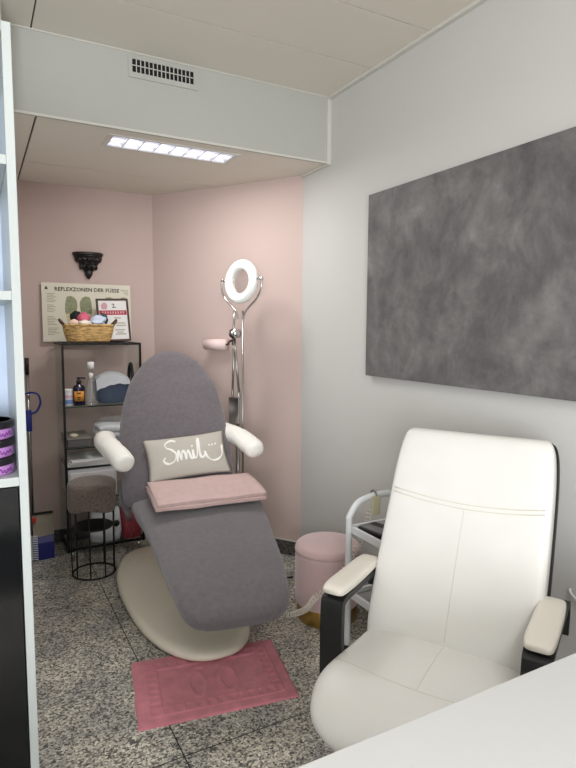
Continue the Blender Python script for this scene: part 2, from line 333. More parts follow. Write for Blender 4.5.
# ------------------------------------------------------------------ fixtures on walls and ceiling
t = thing('ceiling_lamp', 'recessed fluorescent ceiling lamp with white louvre blades in the soffit', 'ceiling light', (0.865, 2.765, ZS))
bm = NB()
for a, b in (((LX0 - .02, LY0 - .014), (LX1 + .02, LY0)), ((LX0 - .02, LY1), (LX1 + .02, LY1 + .014)), ((LX0 - .02, LY0), (LX0, LY1)), ((LX1, LY0), (LX1 + .02, LY1))): box(bm, (a[0], a[1], ZS - .004), (b[0], b[1], ZS + .02))
obj('frame', bm, M['trim'], t, world=True)
bm = NB(); box(bm, (LX0, LY0, ZS + .075), (LX1, LY1, ZS + .08))
for y in (LY0, LY1 - .004): box(bm, (LX0, y, ZS), (LX1, y + .004, ZS + .08))
for x in (LX0, LX1 - .004): box(bm, (x, LY0, ZS), (x + .004, LY1, ZS + .08))
obj('housing', bm, M['louvre'], t, world=True)
bm = NB(); tube(bm, [(LX0 + .02, 2.765, ZS + .055), (LX1 - .02, 2.765, ZS + .055)], .016, 12); obj('fluorescent_tube', bm, M['lamp_glow'], t, True, world=True)
area('soffit_lamp_light', (.865, 2.765, ZS - .006), (.865, 2.765, 0), .56, .14, 6.5, (1.0, .98, .97))
bm = NB()
for k in range(1, 8):
    x = LX0 + (LX1 - LX0) * k / 8; box(bm, (x - .003, LY0 + .004, ZS + .002), (x + .003, LY1 - .004, ZS + .034))
for y in (2.735, 2.795): box(bm, (LX0, y - .002, ZS + .004), (LX1, y + .002, ZS + .034))
obj('louvre', bm, M['louvre'], t, world=True)
t = thing('air_vent', 'white air vent with dark slotted grille in the soffit face', 'vent', (0.77, S, 2.45))
bm = NB()
for a, b in (((.615, 2.408), (.922, 2.430)), ((.615, 2.484), (.922, 2.496)), ((.615, 2.430), (.632, 2.484)), ((.905, 2.430), (.922, 2.484))): box(bm, (a[0], S - .006, a[1]), (b[0], S, b[1]))
obj('frame', bm, M['soffit_face'], t, world=True)
bm = NB(); box(bm, (.632, S - .001, 2.430), (.905, S, 2.484)); obj('backing', bm, M['vent_dark'], t, world=True)
bm = NB()
for k in range(1, 15): x = .632 + .273 * k / 15; box(bm, (x - .0016, S - .005, 2.430), (x + .0016, S - .001, 2.484))
box(bm, (.632, S - .005, 2.457), (.905, S - .001, 2.460)); obj('grille', bm, M['trim'], t, world=True)

# large concrete-look board on the right wall
bm = NB(); box(bm, (W - .03, .2, 1.128), (W - .004, 2.196, 1.953), .002); o = obj('wall_panel', bm, concrete(), loc=(W - .004, 1.2, 1.54), world=True)
tag(o, 'large dark grey concrete-look board hung on the white wall', 'wall panel')

# carved black bracket
t = thing('wall_bracket', 'small black carved ornamental bracket on the pink back wall', 'wall shelf', (.626, B, 1.72))
def half(prof, bmx, n=24, ribs=0, amp=0):
    rings = []
    for r, z in prof:
        ring = []
        for j in range(n + 1):
            a = math.pi + math.pi * j / n; k = 1 + (amp * math.cos(ribs * a) if ribs else 0); ring.append(Vector((.626 + r * k * math.cos(a), B + r * .75 * k * math.sin(a), z)))
        rings.append(ring)
    loft(bmx, rings)
bm = NB(); half([(.088, 1.800), (.092, 1.796), (.092, 1.786), (.084, 1.781), (.086, 1.776), (.080, 1.768)], bm); obj('top_plate', bm, M['carved'], t, world=True)
bm = NB(); half([(.080, 1.769), (.074, 1.755), (.066, 1.748), (.058, 1.735), (.050, 1.722), (.042, 1.708), (.028, 1.690), (.022, 1.675), (.018, 1.66), (.008, 1.648)], bm, 48, 9, .09)
for k in range(7):
    a = math.pi + math.pi * (k + .5) / 7; blob(bm, (.626 + .066 * math.cos(a), B + .05 * math.sin(a), 1.757), (.014, .012, .016), k, .3)
for k in range(5):
    a = math.pi + math.pi * (k + .5) / 5; blob(bm, (.626 + .044 * math.cos(a), B + .034 * math.sin(a), 1.715), (.014, .012, .018), k + 9, .3)
obj('scroll_carving', bm, M['carved'], t, True, world=True)
bm = NB(); blob(bm, (.626, B - .018, 1.672), (.021, .018, .026), 3, .3); blob(bm, (.626, B - .012, 1.652), (.011, .011, .012), 5, .1); obj('finial', bm, M['carved'], t, True, world=True)

# pink roll on the diagonal wall
def dp(u, off, z): return Vector((W, D, 0)) - dgv * u + dnv * off + Vector((0, 0, z))
t = thing('paper_roll_holder', 'pink roll on a small dark holder on the diagonal wall', 'roll holder', dp(.62, 0, 1.25))
bm = NB(); tube(bm, [dp(.485, .05, 1.245), dp(.635, .05, 1.245)], .033, 20); obj('roll', bm, mat('pink_roll', (238, 214, 210), .8), t, True, world=True)
bm = NB(); tube(bm, spline([dp(.638, .05, 1.245), dp(.482, .05, 1.245), dp(.468, .05, 1.258), dp(.460, .03, 1.27), dp(.457, .0, 1.27)], 6), .006, 8); obj('holder_arm', bm, M['wood_dark'], t, True, world=True)

# ------------------------------------------------------------------ foot-care chair
TC = (.87, 2.6, 0); t = thing('treatment_chair', 'grey terry covered pedicure recliner on an oval cream base', 'treatment chair', TC, R(-9.8))
def fat_oval(a0, a1, wd, n=48, p=2.4):
    out = []
    for j in range(n):
        an = 2 * math.pi * j / n; c, s = spow(math.cos(an), 2 / p), spow(math.sin(an), 2 / p); out.append((wd * c, (a0 + a1) / 2 + (a1 - a0) / 2 * s))
    return out
bm = NB(); rings = []
for sc, z0, z1 in ((.955, .0165, .0165), (.985, .020, .020), (1.0, .030, .050), (.992, .042, .072), (.965, .052, .088), (.90, .058, .098), (.6, .064, .110), (.2, .067, .115)):
    rings.append([Vector((.818 + x * sc, 2.635 + y * sc, z0 + (z1 - z0) * max(0, min(1, (y + .6) / 1.2)))) for x, y in fat_oval(-.59, .59, .252)])
loft(bm, rings); obj('base', bm, M['cream'], t, True, world=True)
bm = NB(); prism(bm, [(.818 + x * .95, 2.635 + y) for x, y in fat_oval(-.37, .56, .25)], 0, .016); obj('base_foot', bm, M['dark'], t, world=True)
bm = NB(); rings = [[Vector((x * a, y * a + .1, z)) for x, y in fat_oval(-.13, .13, .09)] for a, z in ((1.15, .08), (1.0, .2), (.95, .3), (1.05, .44))]; loft(bm, rings); obj('column', bm, M['cream'], t, True)
# seat and leg rest: one continuous cushion (y = -forward)
bm = NB(); slab(bm, [(0, .16, .50, .20, .02), (.03, .15, .50, .275, .04), (.12, .08, .50, .30, .052), (.28, -.08, .498, .295, .054), (.45, -.25, .485, .272, .054), (.62, -.42, .455, .252, .053), (.78, -.58, .418, .234, .052), (.92, -.71, .380, .216, .05), (1.01, -.79, .350, .196, .047), (1.06, -.835, .332, .160, .038), (1.085, -.856, .324, .10, .018)], 72, 56, 3.6, wob=.004)
bmesh.ops.transform(bm, matrix=Matrix.Translation((.036, 0, 0)) @ Matrix.Rotation(R(1), 4, 'Z'), verts=bm.verts[:])
obj('leg_rest', bm, M['cover'], t, True)
bm = NB(); slab(bm, [(0, .02, .50, .22, .03), (.05, .03, .53, .262, .05), (.2, .08, .63, .272, .058), (.35, .185, .765, .272, .06), (.5, .29, .90, .262, .058), (.62, .365, 1.0, .238, .055), (.71, .425, 1.075, .200, .05), (.79, .475, 1.143, .150, .044), (.84, .504, 1.182, .097, .035), (.87, .52, 1.204, .035, .018)], 72, 56, 3.0, wob=.005)
for v in bm.verts: v.co.x += -.036 + .02 * max(0, (v.co.z - .8) / .4)
obj('backrest', bm, M['cover'], t, True)
# loose edge of the cover hanging at the side of the back
bm = NB(); rings = []
for k in range(15):
    f = k / 14; y = .40 - .36 * f; z = .74 - .26 * f
    rings.append([Vector((-.302 - .012 * math.sin(9 * f) - .006, y + .02, z + .02)), Vector((-.295 - .012 * math.sin(9 * f), y + .06, z - .02)), Vector((-.285, y + .05, z - .06 - .012 * math.sin(14 * f))), Vector((-.265, y + .05, z - .06)), Vector((-.27, y + .02, z + .02))])
loft(bm, rings); obj('cover_flap', bm, M['cover'], t, True)
for sd, pts in ((-1, [(-.372, .36, .775), (-.372, .20, .778), (-.345, .05, .772), (-.305, -.07, .745), (-.29, -.105, .735)]), (1, [(.19, .36, .80), (.24, .25, .795), (.285, .12, .785), (.318, .0, .755), (.330, -.045, .738)])):
    P = spline(pts, 8)
    def rr(f): k = min(1, math.sqrt(max(0, 1 - max(0, (f - .72) / .28) ** 2)) + .02) * min(1, .6 + f * 5); return (.046 * k, .052 * k)
    bm = NB(); tube(bm, P, rr, 24, flat=(0, 0, 1))
    for v in bm.verts: v.co += Vector((noise.noise(v.co * 14), 0, noise.noise(v.co * 16 + Vector((4, 0, 0))))) * .006
    a = obj('armrest', bm, M['arm_white'], t, True)
    bm = NB(); x = pts[1][0]; tube(bm, spline([(pts[0][0], .34, .765), (pts[0][0] * .9, .37, .74), (-.02 + sd * .2, .36, .75), (-.02 + sd * .15, .32, .75)], 6), .014, 10); obj('bracket', bm, M['arm_white'], a, True)

# towel folded on the seat
tw = Matrix.Translation((.902, 2.452, .576)) @ Matrix.Rotation(R(-5), 4, 'Z') @ Matrix.Rotation(R(6), 4, 'X')
t = thing('folded_towel', 'folded pink towel lying across the grey treatment chair seat', 'towel', mtx=tw)
def towel_part(z0, ext, seed):
    bm = NB(); cl = [(.125, z0 + .020), (.0, z0 + .022), (-.115, z0 + .020), (-.128, z0 + .013), (-.115, z0 + .006), (0, z0 + .006), (.12, z0 + .006)]
    cl = [Vector((0, y, z)) for y, z in cl]; cl = spline(cl, 5); th = .0052
    sec = []; k = len(cl)
    nrm = []
    for i in range(k):
        d = (cl[min(i + 1, k - 1)] - cl[max(i - 1, 0)]).normalized(); nrm.append(Vector((0, -d.z, d.y)))
    outer = [c + n_ * th for c, n_ in zip(cl, nrm)]; inner = [c - n_ * th for c, n_ in zip(cl, nrm)]
    poly = outer + inner[::-1]; rings = []
    for i in range(25):
        x = -ext + 2 * ext * i / 24
        rings.append([Vector((x + .008 * noise.noise(Vector((p.y * 8, seed, 0))), p.y + .008 * noise.noise(Vector((x * 6, seed, 3))), p.z + .005 * noise.noise(Vector((x * 7, p.y * 7, seed))))) for p in poly])
    loft(bm, rings); return bm
obj('lower_fold', towel_part(0, .252, 1), M['towel'], t, True); obj('upper_fold', towel_part(.020, .246, 4), M['towel'], t, True)

# scatter pillow with handwritten word
TLp, TRp, BRp, BLp = Vector((.685, 2.75, .774)), Vector((1.076, 2.697, .795)), Vector((1.083, 2.578, .632)), Vector((.688, 2.622, .598))
cc = (TLp + TRp + BRp + BLp) / 4 + Vector((-.004, -.016, .024)); ux = ((TRp + BRp) - (TLp + BLp)).normalized(); vy = ((TLp + TRp) - (BLp + BRp)); vy = (vy - ux * vy.dot(ux)).normalized(); nz = ux.cross(vy)
pm = axes(cc, ux, vy, nz)
t = thing('scatter_pillow', 'greige oblong pillow with a white handwritten word on the treatment chair', 'pillow', mtx=pm)
PW, PH, PD = .20, .112, .045
def pz(x, y):
    u, v = min(1, abs(x) / PW), min(1, abs(y) / PH); return PD * (max(0, 1 - u ** 2.6) ** .6) * (max(0, 1 - v ** 2.4) ** .6)
bm = NB(); N = 28; front, back = {}, {}
for i in range(N + 1):
    for j in range(N + 1):
        u, v = -1 + 2 * i / N, -1 + 2 * j / N; x = u * PW * (1 - .05 * (1 - v * v)); y = v * PH * (1 - .07 * (1 - u * u)); z = pz(u * PW, v * PH) + .003 * noise.noise(Vector((x * 14, y * 14, 2))) * (1 - abs(u)) 
        front[i, j] = bm.verts.new((x, y, z)); edge = i in (0, N) or j in (0, N)
        back[i, j] = front[i, j] if edge else bm.verts.new((x, y, -z * .25))
for i in range(N):
    for j in range(N):
        bm.faces.new((front[i, j], front[i + 1, j], front[i + 1, j + 1], front[i, j + 1])); q = (back[i, j], back[i, j + 1], back[i + 1, j + 1], back[i + 1, j])
        if len(set(q)) == 4: bm.faces.new(q)
obj('pillow_case', bm, M['pillow'], t, True)
strokes = [
    [(-.045, .062), (-.062, .070), (-.085, .058), (-.083, .040), (-.065, .028), (-.052, .008), (-.062, -.018), (-.085, -.026), (-.100, -.012), (-.092, .002)],
    [(-.052, -.022), (-.044, .012), (-.040, .018), (-.036, -.018), (-.030, .010), (-.024, .018), (-.019, .008), (-.017, -.018), (-.010, .012), (-.005, .016), (.001, -.012), (.006, -.018), (.012, -.008)],
    [(.012, .018), (.011, -.006), (.016, -.018), (.024, -.010), (.031, .020), (.037, .056), (.041, .064), (.042, .050), (.037, .010), (.038, -.014), (.046, -.018), (.056, -.004)],
    [(.056, .006), (.062, -.018), (.082, -.034), (.106, -.030), (.122, -.012), (.128, .020), (.131, .030)]]
bm = NB()
for st in strokes:
    P = spline([(x * 1.28 + .008, (y - .015) * 1.25 + .008, 0) for x, y in st], 6); P = [Vector((p.x, p.y, pz(p.x, p.y) + .0008)) for p in P]; tube(bm, P, lambda f: (.0016, .0048 + .0018 * math.sin(f * 17)), 8, flat=(0, 0, 1))
for x, y in ((.012, .034), (.078, .030), (.090, .031), (.104, .034)): x, y = x * 1.28 + .008, (y - .015) * 1.25 + .008; blob(bm, (x, y, pz(x, y)), (.005, .005, .002), 1, 0, sub=2)
obj('lettering', bm, M['white_print'], t, True)

# bath mat with raised border and foot prints
P0, P1, P2, P3 = Vector((.493, 2.220, 0)), Vector((1.07, 2.116, 0)), Vector((.99, 1.721, 0)), Vector((.421, 1.816, 0))
bm = NB(); NX, NY = 150, 110; grid = {}
def foot_h(u, v):
    h = 0
    for cx, sgn in ((.40, -1), (.60, 1)):
        x, y = (u - cx) * .56, (v - .5) * .40; 
        d = math.hypot(x / .030, (y + .02) / .075)
        h = max(h, math.exp(-((d - 1) / .22) ** 2))
        for k in range(5): 
            tx, ty = (-.026 + .013 * k) * sgn, .075 + .012 - abs(k - 1) * .006; h = max(h, math.exp(-((math.hypot(x - tx, y - ty) - .006) / .004) ** 2))
    return h
for i in range(NX + 1):
    for j in range(NY + 1):
        u, v = i / NX, j / NY; p = (P3 * (1 - u) + P2 * u) * (1 - v) + (P0 * (1 - u) + P1 * u) * v
        e = min(u * .56, (1 - u) * .56, v * .40, (1 - v) * .40); h = .007 * min(1, e / .006) ** .5
        for b0 in (.045, .085): h += .004 * math.exp(-((e - b0) / .004) ** 2)
        if .048 < e < .082: h += .0035 * (math.sin((u * .56 if min(v, 1 - v) * .40 < min(u, 1 - u) * .56 else v * .40) * 170) > 0)
        if e > .088: h += .006 * foot_h(u, v) - .002
        h += .0012 * noise.noise(Vector((u * 30, v * 22, 0))) * (e > .004); p = p + Vector((noise.noise(Vector((v * 5, 1, 0))) * .005 * (1 if i in (0, NX) else 0), noise.noise(Vector((u * 5, 7, 0))) * .005 * (1 if j in (0, NY) else 0), 0))
        grid[i, j] = bm.verts.new((p.x, p.y, h + .001))
for i in range(NX):
    for j in range(NY): bm.faces.new((grid[i, j], grid[i + 1, j], grid[i + 1, j + 1], grid[i, j + 1]))
r = bmesh.ops.extrude_edge_only(bm, edges=[e for e in bm.edges if e.is_boundary])
for v in r['geom']:
    if isinstance(v, bmesh.types.BMVert): v.co.z = 0.0
o = obj('bath_mat', bm, M['rug'], loc=(.735, 1.98, 0), world=True, smooth=True); tag(o, 'rose red terry bath mat with raised footprints on the granite floor', 'mat')

# ------------------------------------------------------------------ magnifier lamp on its stand
LB = Vector((1.274, 2.940, 0)); t = thing('magnifying_lamp', 'chrome standing magnifier lamp with white ring head by the diagonal wall', 'lamp', LB)
bm = NB(); 
for k in range(5):
    a = 2 * math.pi * k / 5 + .3; c = LB
    tube(bm, [c + Vector((.02 * math.cos(a), .02 * math.sin(a), .07)), c + Vector((.13 * math.cos(a), .13 * math.sin(a), .055))], lambda f: .014 - .004 * f, 8)
obj('foot', bm, M['chrome'], t, True, world=True)
for k in range(5):
    a = 2 * math.pi * k / 5 + .3; p = LB + Vector((.13 * math.cos(a), .13 * math.sin(a), .024))
    bm = NB(); q = Vector((math.cos(a + 1.57), math.sin(a + 1.57), 0)); tube(bm, [p - q * .01, p + q * .01], .024, 14); tube(bm, [p + Vector((0, 0, .02)), p + Vector((0, 0, .035))], .005, 8); obj('caster', bm, M['dark'], t, True, world=True)
def lp(du, z, off=0): return LB + dgv * du + dnv * off + Vector((0, 0, z))
bm = NB(); tube(bm, [lp(.0, .06), lp(.0, .82)], .012, 12); obj('pole', bm, M['steel'], t, True, world=True)
bm = NB(); box(bm, (-.034, -.02, -.075), (.034, .02, .075), .004, mtx=axes(lp(-.015, .885), dgv, dnv, (0, 0, 1))); obj('clamp_block', bm, M['chrome'], t, world=True)
bm = NB(); tube(bm, [lp(-.035, .95), lp(-.022, 1.30)], .007, 8); tube(bm, [lp(.012, .95), lp(-.02, 1.30)], .007, 8); obj('lower_arm', bm, M['steel'], t, True, world=True)
bm = NB(); c = lp(-.012, 1.315)
tube(bm, [c + dnv * -.02, c + dnv * .03], .026, 16); tube(bm, [c + dnv * .03, c + dnv * .045], .012, 12); obj('joint_knob', bm, M['chrome'], t, True, world=True)
bm = NB(); tube(bm, [lp(-.03, 1.25), lp(-.02, 1.44)], .007, 8); tube(bm, [lp(.032, .10), lp(.035, 1.44)], .006, 8); obj('upper_arm', bm, M['steel'], t, True, world=True)
hc = Vector((1.290, 2.917, 1.596)) + Vector((-.008, -.012, 0)); hn = Vector((-.93, -.36, .10)).normalized(); hx = Vector((0, 0, 1)).cross(hn).normalized(); hy = hn.cross(hx); hm = axes(hc, hx, hy, hn)
bm = NB(); n = 48
prof = [(.070, -.018), (.100, -.020), (.115, -.014), (.120, 0), (.118, .012), (.108, .017), (.072, .017), (.066, .010), (.066, -.010)]
rings = [[hm @ Vector((r_ * math.cos(2 * math.pi * j / n), r_ * math.sin(2 * math.pi * j / n), z_)) for r_, z_ in prof] for j in range(n)]
loft(bm, rings, closed=True); hd = obj('lamp_head', bm, M['lamp_white'], t, True, world=True)
bm = NB(); prof = [(.076, .016), (.104, .016), (.104, .020), (.076, .020)]
loft(bm, [[hm @ Vector((r_ * math.cos(2 * math.pi * j / n), r_ * math.sin(2 * math.pi * j / n), z_)) for r_, z_ in prof] for j in range(n)], closed=True); obj('light_ring', bm, mat('ring_diffuser', (236, 240, 236), .4), hd, world=True)
bm = NB(); lathe(bm, [(.066, -.003), (.066, .003)], n=40)
bmesh.ops.transform(bm, matrix=hm, verts=bm.verts[:]); obj('lens', bm, M['lens'], hd, world=True)
for sg in (-1, 1):
    bm = NB(); P = [(sg * .150, .02, 0), (sg * .152, -.03, 0), (sg * .125, -.085, -.005), (sg * .065, -.135, -.01), (sg * .035, -.165, -.012), (sg * .022, -.2, -.014)]
    tube(bm, [hm @ p for p in spline(P, 6)], .006, 8); tube(bm, [hm @ Vector((sg * .118, .01, 0)), hm @ Vector((sg * .158, .01, 0))], .007, 8); obj('fork_arm', bm, M['chrome'], t, True, world=True)

# ------------------------------------------------------------------ pink stool
t = thing('velvet_stool', 'round pink velvet stool with a gold base by the white wall', 'stool', (1.405, 2.195, 0))
bm = NB(); lathe(bm, [(.140, 0), (.142, .002), (.142, .075), (.140, .078)], n=48); obj('base_ring', bm, M['gold'], t, True)
bm = NB(); lathe(bm, [(.146, .076), (.150, .082), (.151, .15), (.151, .30), (.150, .318)], n=64)
obj('upholstered_side', bm, M['velvet'], t, True)
bm = NB(); lathe(bm, [(.149, .318), (.153, .321), (.153, .325), (.1515, .332), (.146, .346), (.135, .354), (.10, .359), (.05, .361), (.01, .362)], n=64); obj('seat_cushion', bm, M['velvet'], t, True)

# ------------------------------------------------------------------ white armchair (local: x lateral, y = -forward)
t = thing('armchair', 'white leather office armchair with black arm frames behind the white desk', 'armchair', (1.15, 1.155, 0), math.atan2(-.87, .49))
backtab = [(0, -.02, .40, .225, .02), (.05, -.005, .45, .238, .040), (.2, .065, .60, .242, .045), (.4, .15, .78, .240, .042), (.52, .205, .90, .236, .046), (.60, .243, .975, .228, .046), (.635, .258, 1.005, .218, .036), (.65, .263, 1.016, .205, .018)]
bm = NB(); slab(bm, backtab, 60, 64, 7, bulge=-.006)
obj('backrest', bm, M['leather'], t, True)
bk = t.children[-1]
def back_pt(f, x, eps=.0):
    y, z, hw, ht = smooth_interp(backtab, f); y2, z2, *_ = smooth_interp(backtab, min(f + .01, .65)); d = Vector((0, y2 - y, z2 - z)).normalized(); nn = Vector((0, -d.z, d.y))
    return Vector((x, y, z)) + nn * (ht + eps) - nn * .006 * (1 - (x / hw) ** 2)
bm = NB()
for off in (0, .011): tube(bm, [back_pt(.430 - .016 * (1 - (x / .22) ** 2) + off, x, -.0005) for x in [-.222 + .444 * k / 24 for k in range(25)]], .0016, 6)
tube(bm, [back_pt(f, 0.0, -.0006) for f in [.06 + .35 * k / 24 for k in range(25)]], .0014, 6); obj('seam', bm, M['seam'], bk, True)
bm = NB(); tb = [(a, y + .040, z - .012, hw + .005, ht * .55 + .002) for a, y, z, hw, ht in backtab]; slab(bm, tb, 48, 56, 7); obj('back_shell', bm, M['black'], t, True)
seattab = [(0, .12, .405, .20, .02), (.04, .09, .405, .232, .05), (.15, -.02, .40, .236, .06), (.26, -.13, .402, .242, .06), (.40, -.27, .396, .258, .058), (.48, -.345, .378, .246, .054), (.53, -.388, .352, .215, .046), (.555, -.405, .333, .16, .03), (.565, -.41, .325, .11, .012)]
bm = NB(); slab(bm, seattab, 60, 64, 5); st = obj('seat', bm, M['leather'], t, True)
def seat_pt(f, x):
    y, z, hw, ht = smooth_interp(seattab, f); y2, z2, *_ = smooth_interp(seattab, f + .005); d = Vector((0, y2 - y, z2 - z)).normalized(); nn = Vector((0, -d.z, d.y))
    k = (max(0, 1 - abs(x / hw) ** 5)) ** .2; s_ = -1 if nn.z < 0 else 1; return Vector((x, y, z)) + nn * s_ * (ht * k - .0006)
bm = NB(); tube(bm, [seat_pt(.385 - .03 * (x / .24) ** 2, x) for x in [-.236 + .472 * k / 30 for k in range(31)]], .0015, 6); tube(bm, [seat_pt(.06 + .322 * k / 12, .0) for k in range(13)], .0014, 6); obj('seam', bm, M['seam'], st, True)
for sg in (-1, 1):
    x = .262 if sg > 0 else -.274
    bm = NB(); slab(bm, [(0, .085, .616, .022, .006), (.03, .065, .616, .031, .012), (.09, .01, .615, .035, .014), (.17, -.07, .613, .036, .015), (.26, -.14, .613, .036, .015), (.31, -.180, .612, .033, .013), (.33, -.194, .610, .026, .007)], 40, 32, 4)
    for v in bm.verts: v.co.x += x
    obj('armrest_pad', bm, M['leather_pad'], t, True)
    bm = NB(); P = [(x, .14, .50), (x, .15, .56), (x, .135, .590), (x, .09, .594), (x, -.13, .590), (x, -.172, .584), (x, -.186, .557), (x, -.188, .40), (x, -.185, .30), (x, -.17, .272), (x * .9, -.05, .268), (x * .5, -.02, .268)]
    rr = spline(P, 6); rings = []
    for i, p in enumerate(rr):
        d = (rr[min(i + 1, len(rr) - 1)] - rr[max(i - 1, 0)]); d.x *= 0; d = d.normalized() if d.length > 1e-6 else Vector((0, 1, 0)); nn = Vector((0, -d.z, d.y)); hwf = .034
        rings.append([p + Vector((-hwf, 0, 0)) - nn * .009, p + Vector((hwf, 0, 0)) - nn * .009, p + Vector((hwf, 0, 0)) + nn * .009, p + Vector((-hwf, 0, 0)) + nn * .009])
    loft(bm, rings); obj('arm_frame', bm, M['black'], t)
bm = NB(); box(bm, (-.14, -.18, .262), (.14, .12, .345), .01); obj('tilt_mechanism', bm, M['black'], t)
bm = NB(); lathe(bm, [(.028, .07), (.028, .17), (.02, .175), (.02, .268)], n=20); obj('gas_column', bm, M['chrome'], t, True)
for k in range(5):
    a = 2 * math.pi * k / 5 + .5; d = Vector((math.cos(a), math.sin(a), 0))
    bm = NB(); tube(bm, [d * .02 + Vector((0, 0, .095)), d * .15 + Vector((0, 0, .085)), d * .29 + Vector((0, 0, .062))], lambda f: (.02 - .008 * f, .026 - .008 * f), 10, flat=(0, 0, 1)); lg = obj('base_leg', bm, M['black'], t, True)
    bm = NB(); q = Vector((-d.y, d.x, 0)); c = d * .285 + Vector((0, 0, .025)); tube(bm, [c - q * .018, c + q * .018], .025, 16); tube(bm, [c + Vector((0, 0, .02)), c + Vector((0, 0, .05))], .006, 8); obj('caster', bm, M['dark'], lg, True)

# ------------------------------------------------------------------ white desk in front of the camera
t = thing('desk', 'plain white desk with a smooth top in front of the armchair', 'desk', (.5, .30, 0))
bm = NB(); box(bm, (-.25, -.1, .712), (1.60, .646, .74), .0025); obj('desk_top', bm, M['desk'], t, world=True)
for x in (-.22, 1.55): bm = NB(); box(bm, (x, -.08, 0), (x + .025, .55, .712), .002); obj('side_panel', bm, M['desk'], t, world=True)
bm = NB(); box(bm, (-.195, .20, .35), (1.55, .218, .712), .002); obj('modesty_panel', bm, M['desk'], t, world=True)

# ------------------------------------------------------------------ trolley behind the armchair
t = thing('trolley', 'white tubular side trolley with curved handle between armchair and pink stool', 'trolley', (1.44, 1.67, 0))
TX0, TX1, TY0, TY1 = 1.285, 1.585, 1.50, 1.85
for y in (TY0, TY1):
    bm = NB(); tube(bm, spline([(TX0, y, .06), (TX0, y, .30), (TX0, y, .56), (TX0 + .005, y, .60), (TX0 + .04, y, .645), (TX0 + .09, y, .662), (TX0 + .15, y, .668), (TX1 - .09, y, .664), (TX1 - .035, y, .645), (TX1 - .004, y, .60), (TX1, y, .56), (TX1, y, .30), (TX1, y, .06)], 6), .0135, 12); obj('end_frame', bm, M['white_metal'], t, True, world=True)
for z in (.545, .275):
    bm = NB()
    for a, b in (((TX0, TY0), (TX1, TY0 + .012)), ((TX0, TY1 - .012), (TX1, TY1)), ((TX0, TY0), (TX0 + .012, TY1)), ((TX1 - .012, TY0), (TX1, TY1))): box(bm, (a[0], a[1], z - .012), (b[0], b[1], z + .016), .001)
    tr = obj('tray', bm, M['white_metal'], t, world=True)
    bm = NB(); box(bm, (TX0 + .012, TY0 + .012, z - .01), (TX1 - .012, TY1 - .012, z - .002)); obj('tray_insert', bm, M['tray_grey'], tr, world=True)
for x in (TX0, TX1):
    for y in (TY0, TY1): bm = NB(); tube(bm, [(x, y - .01, .025), (x, y + .01, .025)], .025, 16); tube(bm, [(x, y, .025), (x, y, .065)], .007, 8); obj('caster', bm, M['dark'], t, True, world=True)
t = thing('handheld_device', 'flat black device with grey face lying on the white trolley tray', 'device', (1.366, 1.741, .5445), R(10))
bm = NB(); box(bm, (-.05, -.085, 0), (.05, .085, .020), .006); obj('body', bm, M['black'], t)
bm = NB(); box(bm, (-.042, -.07, .020), (.005, .075, .0225), .001); obj('screen', bm, M['device'], t)
t = thing('remote_control', 'beige wired hand control hanging from the white trolley handle', 'remote control', (1.405, 1.85, .68))
bm = NB(); box(bm, (1.383, 1.828, .590), (1.424, 1.8365, .672), .004); obj('body', bm, M['beige_plastic'], t, world=True)
bm = NB(); tube(bm, spline([(1.405, 1.832, .665), (1.405, 1.833, .678), (1.405, 1.85, .688), (1.405, 1.867, .678), (1.405, 1.868, .655)], 5), .004, 8); obj('hook', bm, M['steel'], t, True, world=True)
# coiled cord
path = spline([(1.12, 2.33, .0155), (1.185, 2.29, .0155), (1.225, 2.22, .03), (1.225, 2.08, .12), (1.20, 1.97, .222), (1.238, 1.95, .258), (1.287, 1.94, .30), (1.327, 1.935, .345), (1.37, 1.92, .42), (1.40, 1.895, .52), (1.405, 1.878, .60)], 40)
bm = NB(); P = []; acc = 0; upv = Vector((0, 0, 1))
for i in range(len(path)):
    d = (path[min(i + 1, len(path) - 1)] - path[max(i - 1, 0)]).normalized(); a_ = d.orthogonal() if abs(d.z) > .95 else d.cross(upv); a_.normalize(); b_ = d.cross(a_)
    nxt = path[min(i + 1, len(path) - 1)]
    for k in range(3):
        p = path[i].lerp(nxt, k / 3); acc += (nxt - path[i]).length / 3; ang = acc / .019 * 2 * math.pi; P.append(p + (a_ * math.cos(ang) + b_ * math.sin(ang)) * .0085)
# resample finely for round coils
path_len = acc; pts = []; m_ = 1400; cum = [0]
for i in range(1, len(path)): cum.append(cum[-1] + (path[i] - path[i - 1]).length)
j = 0
for k in range(m_):
    s_ = cum[-1] * k / (m_ - 1)
    while j < len(cum) - 2 and cum[j + 1] < s_: j += 1
    f = (s_ - cum[j]) / max(1e-9, cum[j + 1] - cum[j]); p = path[j].lerp(path[j + 1], f); d = (path[min(j + 2, len(path) - 1)] - path[max(j - 1, 0)]).normalized()
    a_ = d.cross(upv); a_ = a_.normalized() if a_.length > .05 else Vector((1, 0, 0)); b_ = d.cross(a_); ang = s_ / .0175 * 2 * math.pi
    pts.append(p + (a_ * math.cos(ang) + b_ * math.sin(ang)) * .012)
tube(bm, pts, .0018, 5); o = obj('coiled_cord', bm, M['cord'], loc=(1.2, 2.1, 0), world=True, smooth=True); tag(o, 'pale coiled cord running from the floor up to the white trolley', 'cord')

